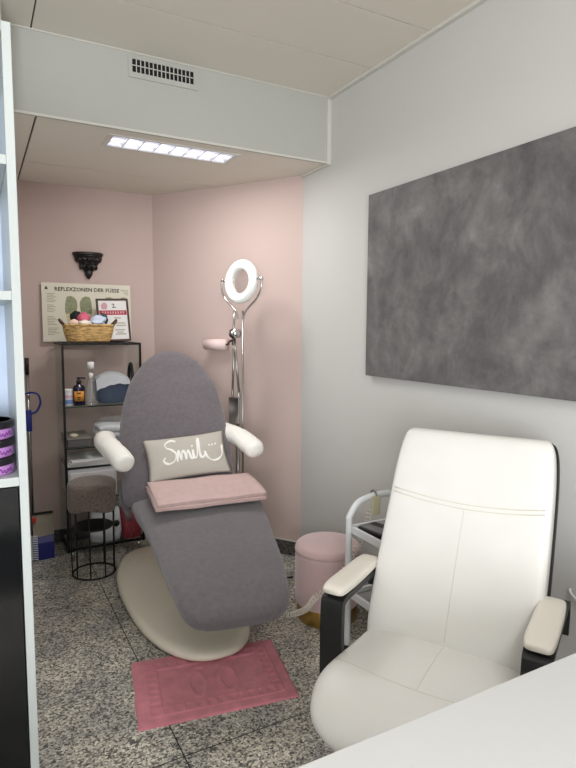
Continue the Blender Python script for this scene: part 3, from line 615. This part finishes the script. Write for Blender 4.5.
bm = NB(); tube(bm, spline([(1.18, 2.70, .005), (1.30, 2.63, .005), (1.40, 2.626, .005), (1.457, 2.618, .005)], 6), .0045, 8); o = obj('floor_cable', bm, M['dark'], loc=(1.3, 2.63, 0), world=True, smooth=True); tag(o, 'short thin black cable lying on the floor left of the pink stool', 'cable')
bm = NB(); tube(bm, spline([(1.632, 1.112, .526), (1.620, 1.108, .526), (1.614, 1.095, .517), (1.612, 1.06, .498), (1.612, 1.0, .45), (1.612, .97, .36)], 6), .004, 8); o = obj('wall_cable', bm, M['white_metal'], loc=(1.632, 1.1, .52), world=True, smooth=True); tag(o, 'short white cable on the wall right of the armchair armrest', 'cable')

# ------------------------------------------------------------------ glass shelf unit and what stands on it
GX0, GX1, GY0, GY1 = .410, .850, 3.38, 3.725
t = thing('glass_shelf_unit', 'narrow glass shelf unit with black metal frame by the pink back wall', 'shelf unit', (.63, 3.55, 0))
p_ = .012
for x in (GX0, GX1 - p_):
    bm = NB(); box(bm, (x, GY0, .06), (x + p_, GY0 + p_, 1.256)); obj('post', bm, M['black_metal'], t, world=True)
    bm = NB(); box(bm, (x + .003, GY0 + p_, .078), (x + .009, GY1 - .002, 1.244)); obj('glass_side', bm, M['glass'], t, world=True)
for z in (1.244, .066):
    bm = NB(); 
    for a, b in (((GX0 + p_, GY0), (GX1 - p_, GY0 + p_)), ((GX0 + p_, GY1 - p_), (GX1 - p_, GY1)), ((GX0, GY0 + p_), (GX0 + p_, GY1 - p_)), ((GX1 - p_, GY0 + p_), (GX1, GY1 - p_))): box(bm, (a[0], a[1], z), (b[0], b[1], z + .012))
    obj('frame_rail', bm, M['black_metal'], t, world=True)
for z in (1.248, .893, .657, .355, .072):
    bm = NB(); box(bm, (GX0 + p_, GY0 + .003, z), (GX1 - p_, GY1 - p_, z + .006)); sh = obj('glass_shelf', bm, M['glass'], t, world=True)
    if z not in (1.248, .072): bm = NB(); box(bm, (GX0 + p_, GY0 + .001, z), (GX1 - p_, GY0 + .003, z + .006)); obj('shelf_edge', bm, M['glass_edge'], sh, world=True)
for x in (GX0 + .03, GX1 - .03):
    for y in (GY0 + .03, GY1 - .03): bm = NB(); tube(bm, [(x, y, 0), (x, y, .066)], .011, 12); obj('foot', bm, M['chrome'], t, True, world=True)
ZT, Z2, Z3, Z4, Z5 = 1.2565, .8995, .6635, .3615, .0785
# poster leaning on the back wall
t = thing('foot_chart', 'cream foot reflexology chart leaning on the back wall above the shelf', 'poster', (.615, 3.74, 1.257))
pmx = axes((.352, 3.722, 1.258), (1, 0, 0), (0, .0279, .9996), (0, -.9996, .0279))
PWd, PHt = .524, .352
bm = NB(); box(bm, (0, 0, -.002), (PWd, PHt, 0), mtx=pmx); obj('sheet', bm, M['poster'], t, world=True)
obj('title', text_bm('REFLEXZONEN DER F\u00dcSSE', .0315, pmx @ Matrix.Translation((.072, .305, .0006)), .0004, 1.03), M['ink'], t, world=True)
def sole(bmx, x0, y0, sx, sy, mir):
    pts = [(-.30, 1.0), (-.42, .86), (-.46, .66), (-.40, .46), (-.28, .26), (-.30, .10), (-.18, 0), (.10, 0), (.22, .10), (.22, .28), (.34, .50), (.46, .70), (.44, .86), (.26, .98), (.0, 1.03)]
    P = spline([(x * sx * mir, y * sy, 0) for x, y in pts], 4, True); poly = [(x0 + p.x, y0 + p.y) for p in P]; return prism(bmx, poly, .0002, .0008, pmx)
for k, (x0, mir) in enumerate(((.165, 1), (.250, -1), (.395, 1), (.475, -1))):
    bm = NB(); sole(bm, x0, .055, .078, .215, mir); sl = obj('foot_diagram', bm, M['sole_yellow'], t, world=True)
    bm = NB(); P = [(x0 + mir * x * .078, .055 + y * .215) for x, y in ((-.44, .52), (-.46, .66), (-.42, .86), (-.30, 1.0), (0, 1.02), (.26, .98), (.44, .86), (.45, .72), (.34, .52))]; prism(bm, P, .0009, .0012, pmx); obj('zone_print', bm, M['sole_green'], sl, world=True)
for rows in (range(0, 6), range(7, 12), range(14, 20), range(21, 26)):
    bm = NB()
    for k in rows: y = .285 - .0098 * k; l = .035 + .03 * random.random(); box(bm, (.028, y, .0003), (.028 + l, y + .0034, .0006), mtx=pmx)
    obj('small_print', bm, M['grey_ink'], t, world=True)
bm = NB()
for k in range(4): y = .318 - .009 * k; box(bm, (.462 + .01 * k, y, .0003), (.510, y + .003, .0006), mtx=pmx)
obj('small_print', bm, M['grey_ink'], t, world=True)
bm = NB(); prism(bm, [(.018, .312), (.036, .312), (.030, .326), (.027, .332), (.023, .326)], .0003, .0007, pmx); obj('emblem', bm, M['ink'], t, world=True)
# framed print
fm = axes((.601, 3.612, 1.258), (1, 0, 0), (-.055, .16, .985), (0, -.987, .16)); fx = Vector((1, 0, 0)); fy = Vector((-.07, .155, .985)).normalized(); fn = fx.cross(fy).normalized(); fm = axes((.655, 3.600, 1.258), fx, fy, fn)
t = thing('framed_print', 'small dark-framed print with a red band leaning behind the straw basket', 'picture frame', mtx=fm)
FW, FH = .192, .262
bm = NB()
for a, b in (((0, 0), (FW, .011)), ((0, FH - .011), (FW, FH)), ((0, .011), (.011, FH - .011)), ((FW - .011, .011), (FW, FH - .011))): box(bm, (a[0], a[1], -.008), (b[0], b[1], .006), .001)
obj('frame', bm, M['wood_dark'], t)
bm = NB(); box(bm, (.011, .011, -.004), (FW - .011, FH - .011, 0)); pr = obj('print', bm, M['paper'], t)
bm = NB(); box(bm, (.014, .162, .0002), (FW - .014, .190, .0008)); obj('red_band', bm, M['red'], pr)
bm = NB(); prism(bm, [(.03, .198), (.06, .196), (.066, .22), (.056, .238), (.038, .236), (.026, .22)], .0002, .0006); obj('rose_motif', bm, M['rose'], pr)
obj('numeral', text_bm('2.', .036, Matrix.Translation((.092, .206, .0004)), .0003), M['ink'], pr)
bm = NB()
for y, a, b in ((.14, .10, .14), (.108, .10, .165), (.094, .11, .168), (.066, .10, .16), (.052, .11, .15), (.04, .10, .165)): box(bm, (a, y, .0002), (b, y + .006, .0006))
obj('small_print', bm, M['grey_ink'], pr); bm = NB()
for k in range(9): x = .03 + .0155 * k; box(bm, (x, .169, .001), (x + .009, .184, .0012))
obj('band_lettering', bm, M['rose'], pr)
# straw basket
bx, by = .572, 3.47
t = thing('straw_basket', 'woven straw basket with end handles on the top glass shelf', 'basket', (bx, by, ZT))
bm = NB(); rings = []; nb = 72
levels = [(.108, .056, .0), (.118, .062, .008), (.128, .068, .038), (.136, .073, .070), (.139, .075, .098)]
def bring(a_, b_, z, k=0.0, q=0):
    return [Vector((bx + a_ * spow(math.cos(2 * math.pi * j / nb), .75) * (1 + k * math.cos(j * math.pi / 2 + q)), by + b_ * spow(math.sin(2 * math.pi * j / nb), .75) * (1 + k * math.cos(j * math.pi / 2 + q)), ZT + z)) for j in range(nb)]
for i in range(17):
    f = i / 16; a_, b_, z = interp([(k / 4,) + l for k, l in enumerate(levels)], f); rings.append(bring(a_, b_, z, .022, math.pi * (i % 2)))
for i in range(9):
    f = 1 - i / 8 * .92; a_, b_, z = interp([(k / 4,) + l for k, l in enumerate(levels)], f); rings.append(bring(a_ - .009, b_ - .009, z + .002))
loft(bm, rings); obj('woven_body', bm, M['straw'], t, True, world=True)
bm = NB(); tube(bm, bring(.137, .074, .100), lambda f: .006 + .0015 * math.sin(f * 300), 8, closed=True); obj('rim', bm, M['straw'], t, True, world=True)
bm = NB(); tube(bm, bring(.111, .060, .006), .006, 8, closed=True); obj('base_band', bm, M['straw_dark'], t, True, world=True)
for sg in (-1, 1): bm = NB(); tube(bm, spline([(bx + sg * .128, by - .03, ZT + .095), (bx + sg * .150, by - .02, ZT + .120), (bx + sg * .156, by, ZT + .130), (bx + sg * .150, by + .02, ZT + .120), (bx + sg * .128, by + .03, ZT + .095)], 6), .007, 8); obj('handle', bm, M['straw_dark'], t, True, world=True)
def bask(name, label, cat, c, r, m, seed, amp=.2):
    bm = NB(); blob(bm, (0, 0, 0), tuple(q * 1.06 for q in r), seed, amp * 1.6, 2.2); o = obj(name, bm, m, loc=(bx + c[0], by + c[1], ZT + c[2] + .028), smooth=True); tag(o, label, cat, 'small bundles in the straw basket')
bask('cloth_roll', 'black cloth bundle at the back of the straw basket', 'cloth', (-.062, .036, .116), (.03, .022, .034), M['char'], 1)
bask('cloth_roll', 'bright pink rolled cloth in the middle of the straw basket', 'cloth', (-.026, .004, .108), (.033, .025, .034), M['hot_pink'], 2)
bask('soap_bar', 'pale peach round soap at the left end of the straw basket', 'soap', (-.082, -.02, .082), (.028, .02, .022), M['peach'], 3, .1)
bask('wrapped_packet', 'ivory wrapped packet at the front of the straw basket', 'packet', (-.025, -.035, .082), (.034, .018, .018), M['ivory'], 4)
bask('wrapped_packet', 'ice blue wrapped packet at the right of the straw basket', 'packet', (.05, -.014, .094), (.043, .03, .032), M['ice'], 5, .3)
bask('cloth_roll', 'dark teal cloth bundle at the back right of the straw basket', 'cloth', (.086, .030, .108), (.028, .022, .030), M['teal'], 6)
# second shelf
t = thing('cosmetic_jar', 'small white labelled jar at the left end of the upper glass shelf', 'jar', (.4465, 3.45, Z2))
bm = NB(); lathe(bm, [(.022, 0), (.024, .003), (.024, .075), (.023, .078)], n=28); obj('body', bm, M['label_white'], t, True)
bm = NB(); lathe(bm, [(.0245, .045), (.0245, .062)], n=28, caps=False); obj('pink_stripe', bm, M['label_pink'], t, True)
bm = NB(); lathe(bm, [(.0245, .012), (.0245, .035)], n=28, caps=False); obj('blue_print', bm, M['label_blue'], t, True)
bm = NB(); lathe(bm, [(.024, .078), (.025, .080), (.025, .092), (.023, .095)], n=28); obj('lid', bm, M['paper'], t, True)
t = thing('pump_bottle', 'dark pump bottle with an orange label beside the white jar', 'bottle', (.505, 3.44, Z2))
bm = NB(); lathe(bm, [(.030, 0), (.033, .004), (.033, .098), (.029, .110), (.013, .118), (.012, .128)], n=32, sy=.8); obj('bottle', bm, M['amber'], t, True)
bm = NB(); 
loft(bm, [[Vector((.0337 * math.cos(a), .0337 * .8 * math.sin(a), z)) for z in (.026, .082)] + [Vector((.0333 * math.cos(a), .0333 * .8 * math.sin(a), z)) for z in (.082, .026)] for a in [R(-150 + 110 * k / 12) for k in range(13)]]); lb = obj('label', bm, M['orange'], t, True)
bm = NB(); box(bm, (-.016, -.0288, .07), (.006, -.0278, .076)); box(bm, (-.014, -.0288, .045), (.004, -.0278, .050)); box(bm, (-.012, -.0288, .034), (.0, -.0278, .038)); obj('label_print', bm, M['dark'], lb)
bm = NB(); lathe(bm, [(.014, .126), (.014, .142), (.006, .144), (.005, .152), (.012, .153), (.012, .160)], n=16); tube(bm, [(0, 0, .156), (.03, -.006, .156), (.034, -.007, .15)], .004, 8); obj('pump', bm, M['dark'], t, True)
t = thing('spray_bottle', 'clear empty bottle with a white cap between pump bottle and basin', 'bottle', (.572, 3.435, Z2))
bm = NB(); lathe(bm, [(.030, 0), (.033, .004), (.033, .085), (.030, .110), (.014, .150), (.011, .165), (.011, .198)], n=28, caps=False); lathe(bm, [(.0, .002), (.030, .002)], n=28, caps=False); obj('bottle', bm, M['bottle_film'], t, True)
bm = NB(); lathe(bm, [(.014, .205), (.019, .207), (.019, .245), (.014, .248)], n=20); obj('cap', bm, M['paper'], t, True)
bm = NB(); lathe(bm, [(.012, .155), (.013, .170), (.012, .182)], n=16); obj('collar', bm, M['paper'], t, True)
t = thing('foot_basin', 'slate blue foot basin on the glass shelf behind the treatment chair', 'basin', (.712, 3.53, Z2))
bm = NB(); loft(bm, [[Vector((.115 * k * spow(math.cos(a), .8), .105 * k * spow(math.sin(a), .8), z)) for a in [2 * math.pi * j / 40 for j in range(40)]] for k, z in ((.72, 0), (.86, .012), (.96, .06), (1.0, .115), (1.04, .12), (1.04, .125), (.97, .122), (.9, .05), (.6, .02))]); obj('bowl', bm, M['basin'], t, True)
bm = NB(); tube(bm, spline([(.108, .05, .115), (.109, .04, .19), (.110, .0, .225), (.110, -.03, .19), (.108, -.05, .115)], 6), (.010), 10); obj('handle', bm, M['black'], t, True)
t_b = NB(); g_ = {}
for i in range(25):
    for j in range(21):
        u, v = i / 24, j / 20; x = -.108 + .190 * u; y = -.142 + .215 * v; hump = .045 * math.sin(math.pi * u) ** .7 * math.sin(math.pi * min(1, v * .9 + .1)) ** .7
        z = .142 + hump - (.060 * (1 - v / .13) if v < .13 else 0) * (1 - .45 * u) + .010 * noise.noise(Vector((x * 22, y * 22, 1))); g_[i, j] = t_b.verts.new((x + .02 * (v - .5), y, z))
for i in range(24):
    for j in range(20): t_b.faces.new((g_[i, j], g_[i + 1, j], g_[i + 1, j + 1], g_[i, j + 1]))
bmesh.ops.solidify(t_b, geom=t_b.faces[:], thickness=.004); o = obj('draped_cloth', t_b, M['cloth'], loc=(.712, 3.53, Z2), smooth=True); tag(o, 'white cloth draped over the slate blue foot basin', 'cloth')
# third shelf
t = thing('flat_case', 'flat dark grey case on the middle glass shelf', 'case', (.4945, 3.53, Z3))
bm = NB(); box(bm, (-.066, -.13, 0), (.066, .13, .042), .005); obj('body', bm, M['grey_box'], t)
bm = NB(); box(bm, (-.068, -.132, .043), (.068, .132, .052), .003); obj('lid', bm, mat('grey_lid', (128, 124, 118), .5), t)
bm = NB(); lathe(bm, [(.020, 0), (.024, .003), (.024, .010), (.016, .015), (.0, .016)], n=24); o = obj('soap_bar', bm, M['cream_soap'], loc=(.475, 3.47, Z3 + .052), smooth=True); tag(o, 'round cream soap lying on the flat dark grey case', 'soap')
t = thing('linen_bag', 'clear plastic bag of folded white linen behind the left armrest', 'bag', (.692, 3.50, Z3))
for k, (z, rx) in enumerate(((.022, .100), (.058, .098), (.094, .090))):
    bm = NB(); slab(bm, [(0, -.105, z, .02, .004), (.02, -.098, z, rx * .9, .014), (.06, -.07, z + .002, rx, .017), (.17, .04, z + .003, rx, .016), (.23, .1, z, rx * .8, .01)], 24, 28, 3, wob=.012); obj('folded_linen', bm, M['cloth'], t, True)
bm = NB(); blob(bm, (0, -.005, .074), (.112, .118, .080), 8, .16, 3.2, 4)
for v in bm.verts: v.co.z = max(.001, v.co.z + .012 * noise.noise(v.co * 26))
obj('plastic_wrap', bm, M['film'], t, True)
# white box on the fourth shelf with papers on top
t = thing('sterilizer_box', 'white box-shaped appliance on the lower glass shelf behind the wire stool', 'appliance', (.56, 3.54, Z4))
bm = NB(); box(bm, (-.135, -.15, .006), (.135, .13, .178), .006); obj('housing', bm, M['silver_box'], t)
bm = NB(); box(bm, (-.122, -.154, .02), (.122, -.150, .155), .001); obj('front_panel', bm, M['paper'], t)
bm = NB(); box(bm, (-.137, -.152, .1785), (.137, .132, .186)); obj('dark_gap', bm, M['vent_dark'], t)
for x in (-.115, .115): bm = NB(); box(bm, (x - .012, -.13, 0), (x + .012, .11, .006)); obj('foot', bm, M['dark'], t)
for k in range(3):
    bm = NB(); box(bm, (-.125, -.125, 0), (.125, .125, .012), .002); o = obj('folded_paper', bm, M['paper'], loc=(.558 + .004 * k, 3.525 - .003 * k, Z4 + .1865 + .0125 * k), rotz=R(3 * k - 3))
    tag(o, ['lowest white paper stack on top of the white appliance', 'middle white paper stack on top of the white appliance', 'topmost white paper stack under the flat dark grey case'][k], 'paper stack', 'white papers on the appliance')
# bottom shelf
t = thing('carrier_bag', 'white carrier bag with a black dot standing on the bottom shelf', 'bag', (.635, 3.47, Z5))
bm = NB(); loft(bm, [[Vector((a * spow(math.cos(q), .6), b * spow(math.sin(q), .6), z)) for q in [2 * math.pi * j / 28 for j in range(28)]] for a, b, z in ((.085, .05, 0), (.095, .055, .05), (.09, .05, .11), (.085, .035, .165), (.08, .02, .185))])
for v in bm.verts: v.co += Vector((0, .008 * noise.noise(v.co * 22), 0))
obj('bag_body', bm, M['cloth'], t, True)
bm = NB(); tube(bm, [(.055, -.058, .105), (.055, -.064, .105)], .019, 20); obj('black_dot', bm, M['black'], t, True)
t = thing('lattice_basket', 'red plastic lattice basket at the right end of the bottom shelf', 'basket', (.785, 3.48, Z5))
bm = NB(); x0, x1, y0, y1, h = -.04, .046, -.075, .075, .15
for z in (.004, .05, .1, h): tube(bm, [(x0, y0, z), (x1, y0, z), (x1, y1, z), (x0, y1, z)], .004, 6, closed=True)
for k in range(7):
    f = k / 6
    for y in (y0, y1):
        tube(bm, [(x0 + (x1 - x0) * f, y, .004), (x0 + (x1 - x0) * min(1, f + .25), y, h)], .003, 6); tube(bm, [(x0 + (x1 - x0) * f, y, .004), (x0 + (x1 - x0) * max(0, f - .25), y, h)], .003, 6)
    for x in (x0, x1): tube(bm, [(x, y0 + (y1 - y0) * f, .004), (x, y0 + (y1 - y0) * min(1, f + .25), h)], .003, 6)
obj('lattice', bm, M['red_lattice'], t, True); bm = NB(); box(bm, (x0, y0, 0), (x1, y1, .004)); obj('bottom', bm, M['red_lattice'], t)
bm = NB(); blob(bm, (0, 0, 0), (.075, .06, .045), 12, .35, 2.4, 4); o = obj('crumpled_bag', bm, M['grey_bag'], loc=(.745, 3.60, Z5 + .225), smooth=True)
bpy.data.objects.remove(o)
bm = NB(); blob(bm, (0, 0, .10), (.105, .055, .10), 12, .3, 2.6, 4)
for v in bm.verts: v.co.z = max(0, v.co.z)
o = obj('crumpled_bag', bm, M['grey_bag'], loc=(.70, 3.63, Z5), smooth=True); tag(o, 'crumpled grey plastic bag behind the white carrier bag', 'bag')

# ------------------------------------------------------------------ black wire stool
wc = (.520, 3.19, 0); t = thing('wire_stool', 'black wire drum stool with brown plush seat in front of the glass shelf', 'stool', wc)
for r_, z in ((.112, .006), (.116, .40)):
    bm = NB(); tube(bm, [(r_ * math.cos(2 * math.pi * j / 40), r_ * math.sin(2 * math.pi * j / 40), z) for j in range(40)], .005, 8, closed=True); obj('ring', bm, M['black_metal'], t, True)
for k in range(9):
    a = 2 * math.pi * k / 9 + .2; bm = NB(); tube(bm, [(.112 * math.cos(a), .112 * math.sin(a), .006), (.116 * math.cos(a), .116 * math.sin(a), .40)], .0034, 6); obj('wire', bm, M['black_metal'], t, True)
bm = NB(); lathe(bm, [(.0, .262), (.106, .262), (.108, .265), (.106, .270), (.0, .270)], n=36, caps=False); obj('tray', bm, M['black'], t, True)
bm = NB(); rings = []
for r_, z in ((.112, .372), (.121, .368), (.125, .38), (.126, .44), (.127, .49), (.124, .508), (.112, .517), (.07, .522), (.01, .523)):
    rings.append([Vector((r_ * (1 + .035 * math.sin(7 * a) * (1 if z < .48 else .2)) * math.cos(a), r_ * (1 + .035 * math.sin(7 * a) * (1 if z < .48 else .2)) * math.sin(a), z + (.012 * math.sin(3 * a + 1) if z < .4 else 0))) for a in [2 * math.pi * j / 64 for j in range(64)]])
loft(bm, rings); obj('seat_cover', bm, M['sequin'], t, True)

# ------------------------------------------------------------------ long-handled dustpan by the back wall
t = thing('dustpan', 'navy long-handled dustpan with taupe flap standing by the back wall', 'dustpan', (.30, 3.62, 0))
bm = NB(); loft(bm, [[Vector((.245, y0, z)), Vector((.352, y0, z)), Vector((.352, y1, z)), Vector((.245, y1, z))] for y0, y1, z in ((3.50, 3.70, 0.002), (3.505, 3.70, .10), (3.52, 3.70, .135))]); obj('pan', bm, M['navy'], t, world=True)
bm = NB(); loft(bm, [[Vector((.243, y, z)), Vector((.356, y + .01, z + .002)), Vector((.356, y + .018, z + .002)), Vector((.243, y + .008, z))] for y, z in ((3.515, .135), (3.55, .20), (3.585, .25))]); fl = obj('flap', bm, M['flap'], t, world=True)
bm = NB(); box(bm, (.243, 3.578, .248), (.358, 3.60, .256)); obj('flap_edge', bm, M['dark'], fl, world=True); bm = NB(); box(bm, (.240, 3.525, .22), (.262, 3.56, .245), .003); obj('clip', bm, M['redclip'], t, world=True)
bm = NB(); tube(bm, [(.252, 3.66, .13), (.253, 3.66, 1.07)], .0095, 12); obj('pole', bm, M['steel'], t, True, world=True)
bm = NB(); tube(bm, [(.253, 3.66, 1.07), (.253, 3.66, 1.165)], .012, 12); obj('grip', bm, M['dark'], t, True, world=True)
bm = NB(); box(bm, (.236, 3.635, .735), (.268, 3.672, .86), .006); tube(bm, spline([(.25, 3.64, .84), (.29, 3.63, .85), (.315, 3.62, .90), (.305, 3.62, .95), (.27, 3.63, .965), (.235, 3.64, .955)], 6), .006, 8); obj('hook_clip', bm, M['blue_clip'], t, True, world=True)
bm = NB(); box(bm, (.205, 3.455, .02), (.228, 3.49, .17), .003)
for k in range(14): z = .025 + .0105 * k; tube(bm, [(.225, 3.472, z), (.262, 3.466, z - .004)], .0022, 5)
o = obj('hand_brush', bm, M['bristle'], loc=(.225, 3.47, 0), world=True); tag(o, 'white bristled brush leaning beside the navy dustpan', 'brush')

# ------------------------------------------------------------------ white shelf cabinet at the left edge
t = thing('shelf_cabinet', 'tall white shelf cabinet with black glossy doors at the left edge', 'cabinet', (-.32, 1.42, 0))
CX0, CX1, CY0, CY1 = -.70, .081, 1.25, 1.60
for x in (CX0, CX1 - .0165): bm = NB(); box(bm, (x, CY0, 0), (x + .0165, CY1, 1.915), .001); obj('side_panel', bm, M['white_lam'], t, world=True)
bm = NB(); box(bm, (CX0 + .0165, CY1 - .008, .05), (CX1 - .0165, CY1, 1.915)); obj('back_panel', bm, M['pale_blue'], t, world=True)
for z in (.05, 1.027, 1.398, 1.655, 1.897): bm = NB(); box(bm, (CX0 + .0165, CY0 + .002, z), (CX1 - .0165, CY1 - .008, z + .018), .001); obj('shelf', bm, M['white_lam'], t, world=True)
xm = (CX0 + CX1) / 2
for a, b in ((CX0 + .019, xm - .002), (xm + .002, CX1 - .019)):
    bm = NB(); box(bm, (a, CY0 + .004, .07), (b, CY0 + .022, 1.024), .001); dr = obj('door', bm, M['black_gloss'], t, world=True)
    hx_ = b - .03 if b < xm else a + .03; bm = NB(); tube(bm, [(hx_, CY0 + .004, .62), (hx_, CY0 - .018, .62), (hx_, CY0 - .018, .76), (hx_, CY0 + .004, .76)], .005, 8); obj('handle', bm, M['chrome'], dr, True, world=True)
lbls = ['bottom purple tub with black lid in the cabinet stack', 'middle purple tub with black lid in the cabinet stack', 'topmost purple tub with black lid in the cabinet stack']
def tub(x, y, z, label):
    t = thing('cosmetic_tub', label, 'tub', (x, y, z), 0, 'purple cosmetic tubs on the white shelf')
    bm = NB(); lathe(bm, [(.052, 0), (.054, .002), (.054, .020), (.053, .021)], n=40); obj('body', bm, M['purple'], t, True)
    bm = NB(); lathe(bm, [(.055, .021), (.056, .022), (.056, .0345), (.054, .036)], n=40); obj('lid', bm, M['black_lid'], t, True)
    bm = NB(); P = []
    for k in range(60):
        a = R(-125 + 95 * k / 59); r_ = .0543; P.append(Vector((r_ * math.cos(a), r_ * math.sin(a), .010 + .0036 * math.sin(k * 1.15) + .002 * math.sin(k * .37))))
    tube(bm, P, .0009, 5); obj('script_lettering', bm, M['script'], t, True)
    bm = NB(); lathe(bm, [(.0, .0361), (.050, .0361)], n=40, caps=False); bmesh.ops.solidify(bm, geom=bm.faces[:], thickness=.0004); obj('lid_label', bm, M['lid_pale'], t)
for k in range(3): tub(.0065, 1.32, 1.0452 + .0372 * k, lbls[k])
tub(-.035, 1.445, 1.0452, 'bottom purple tub of the rear stack in the cabinet'); tub(-.035, 1.445, 1.0452 + .0372, 'middle purple tub of the rear stack in the cabinet'); tub(-.035, 1.445, 1.0452 + .0744, 'topmost purple tub of the rear stack in the cabinet')
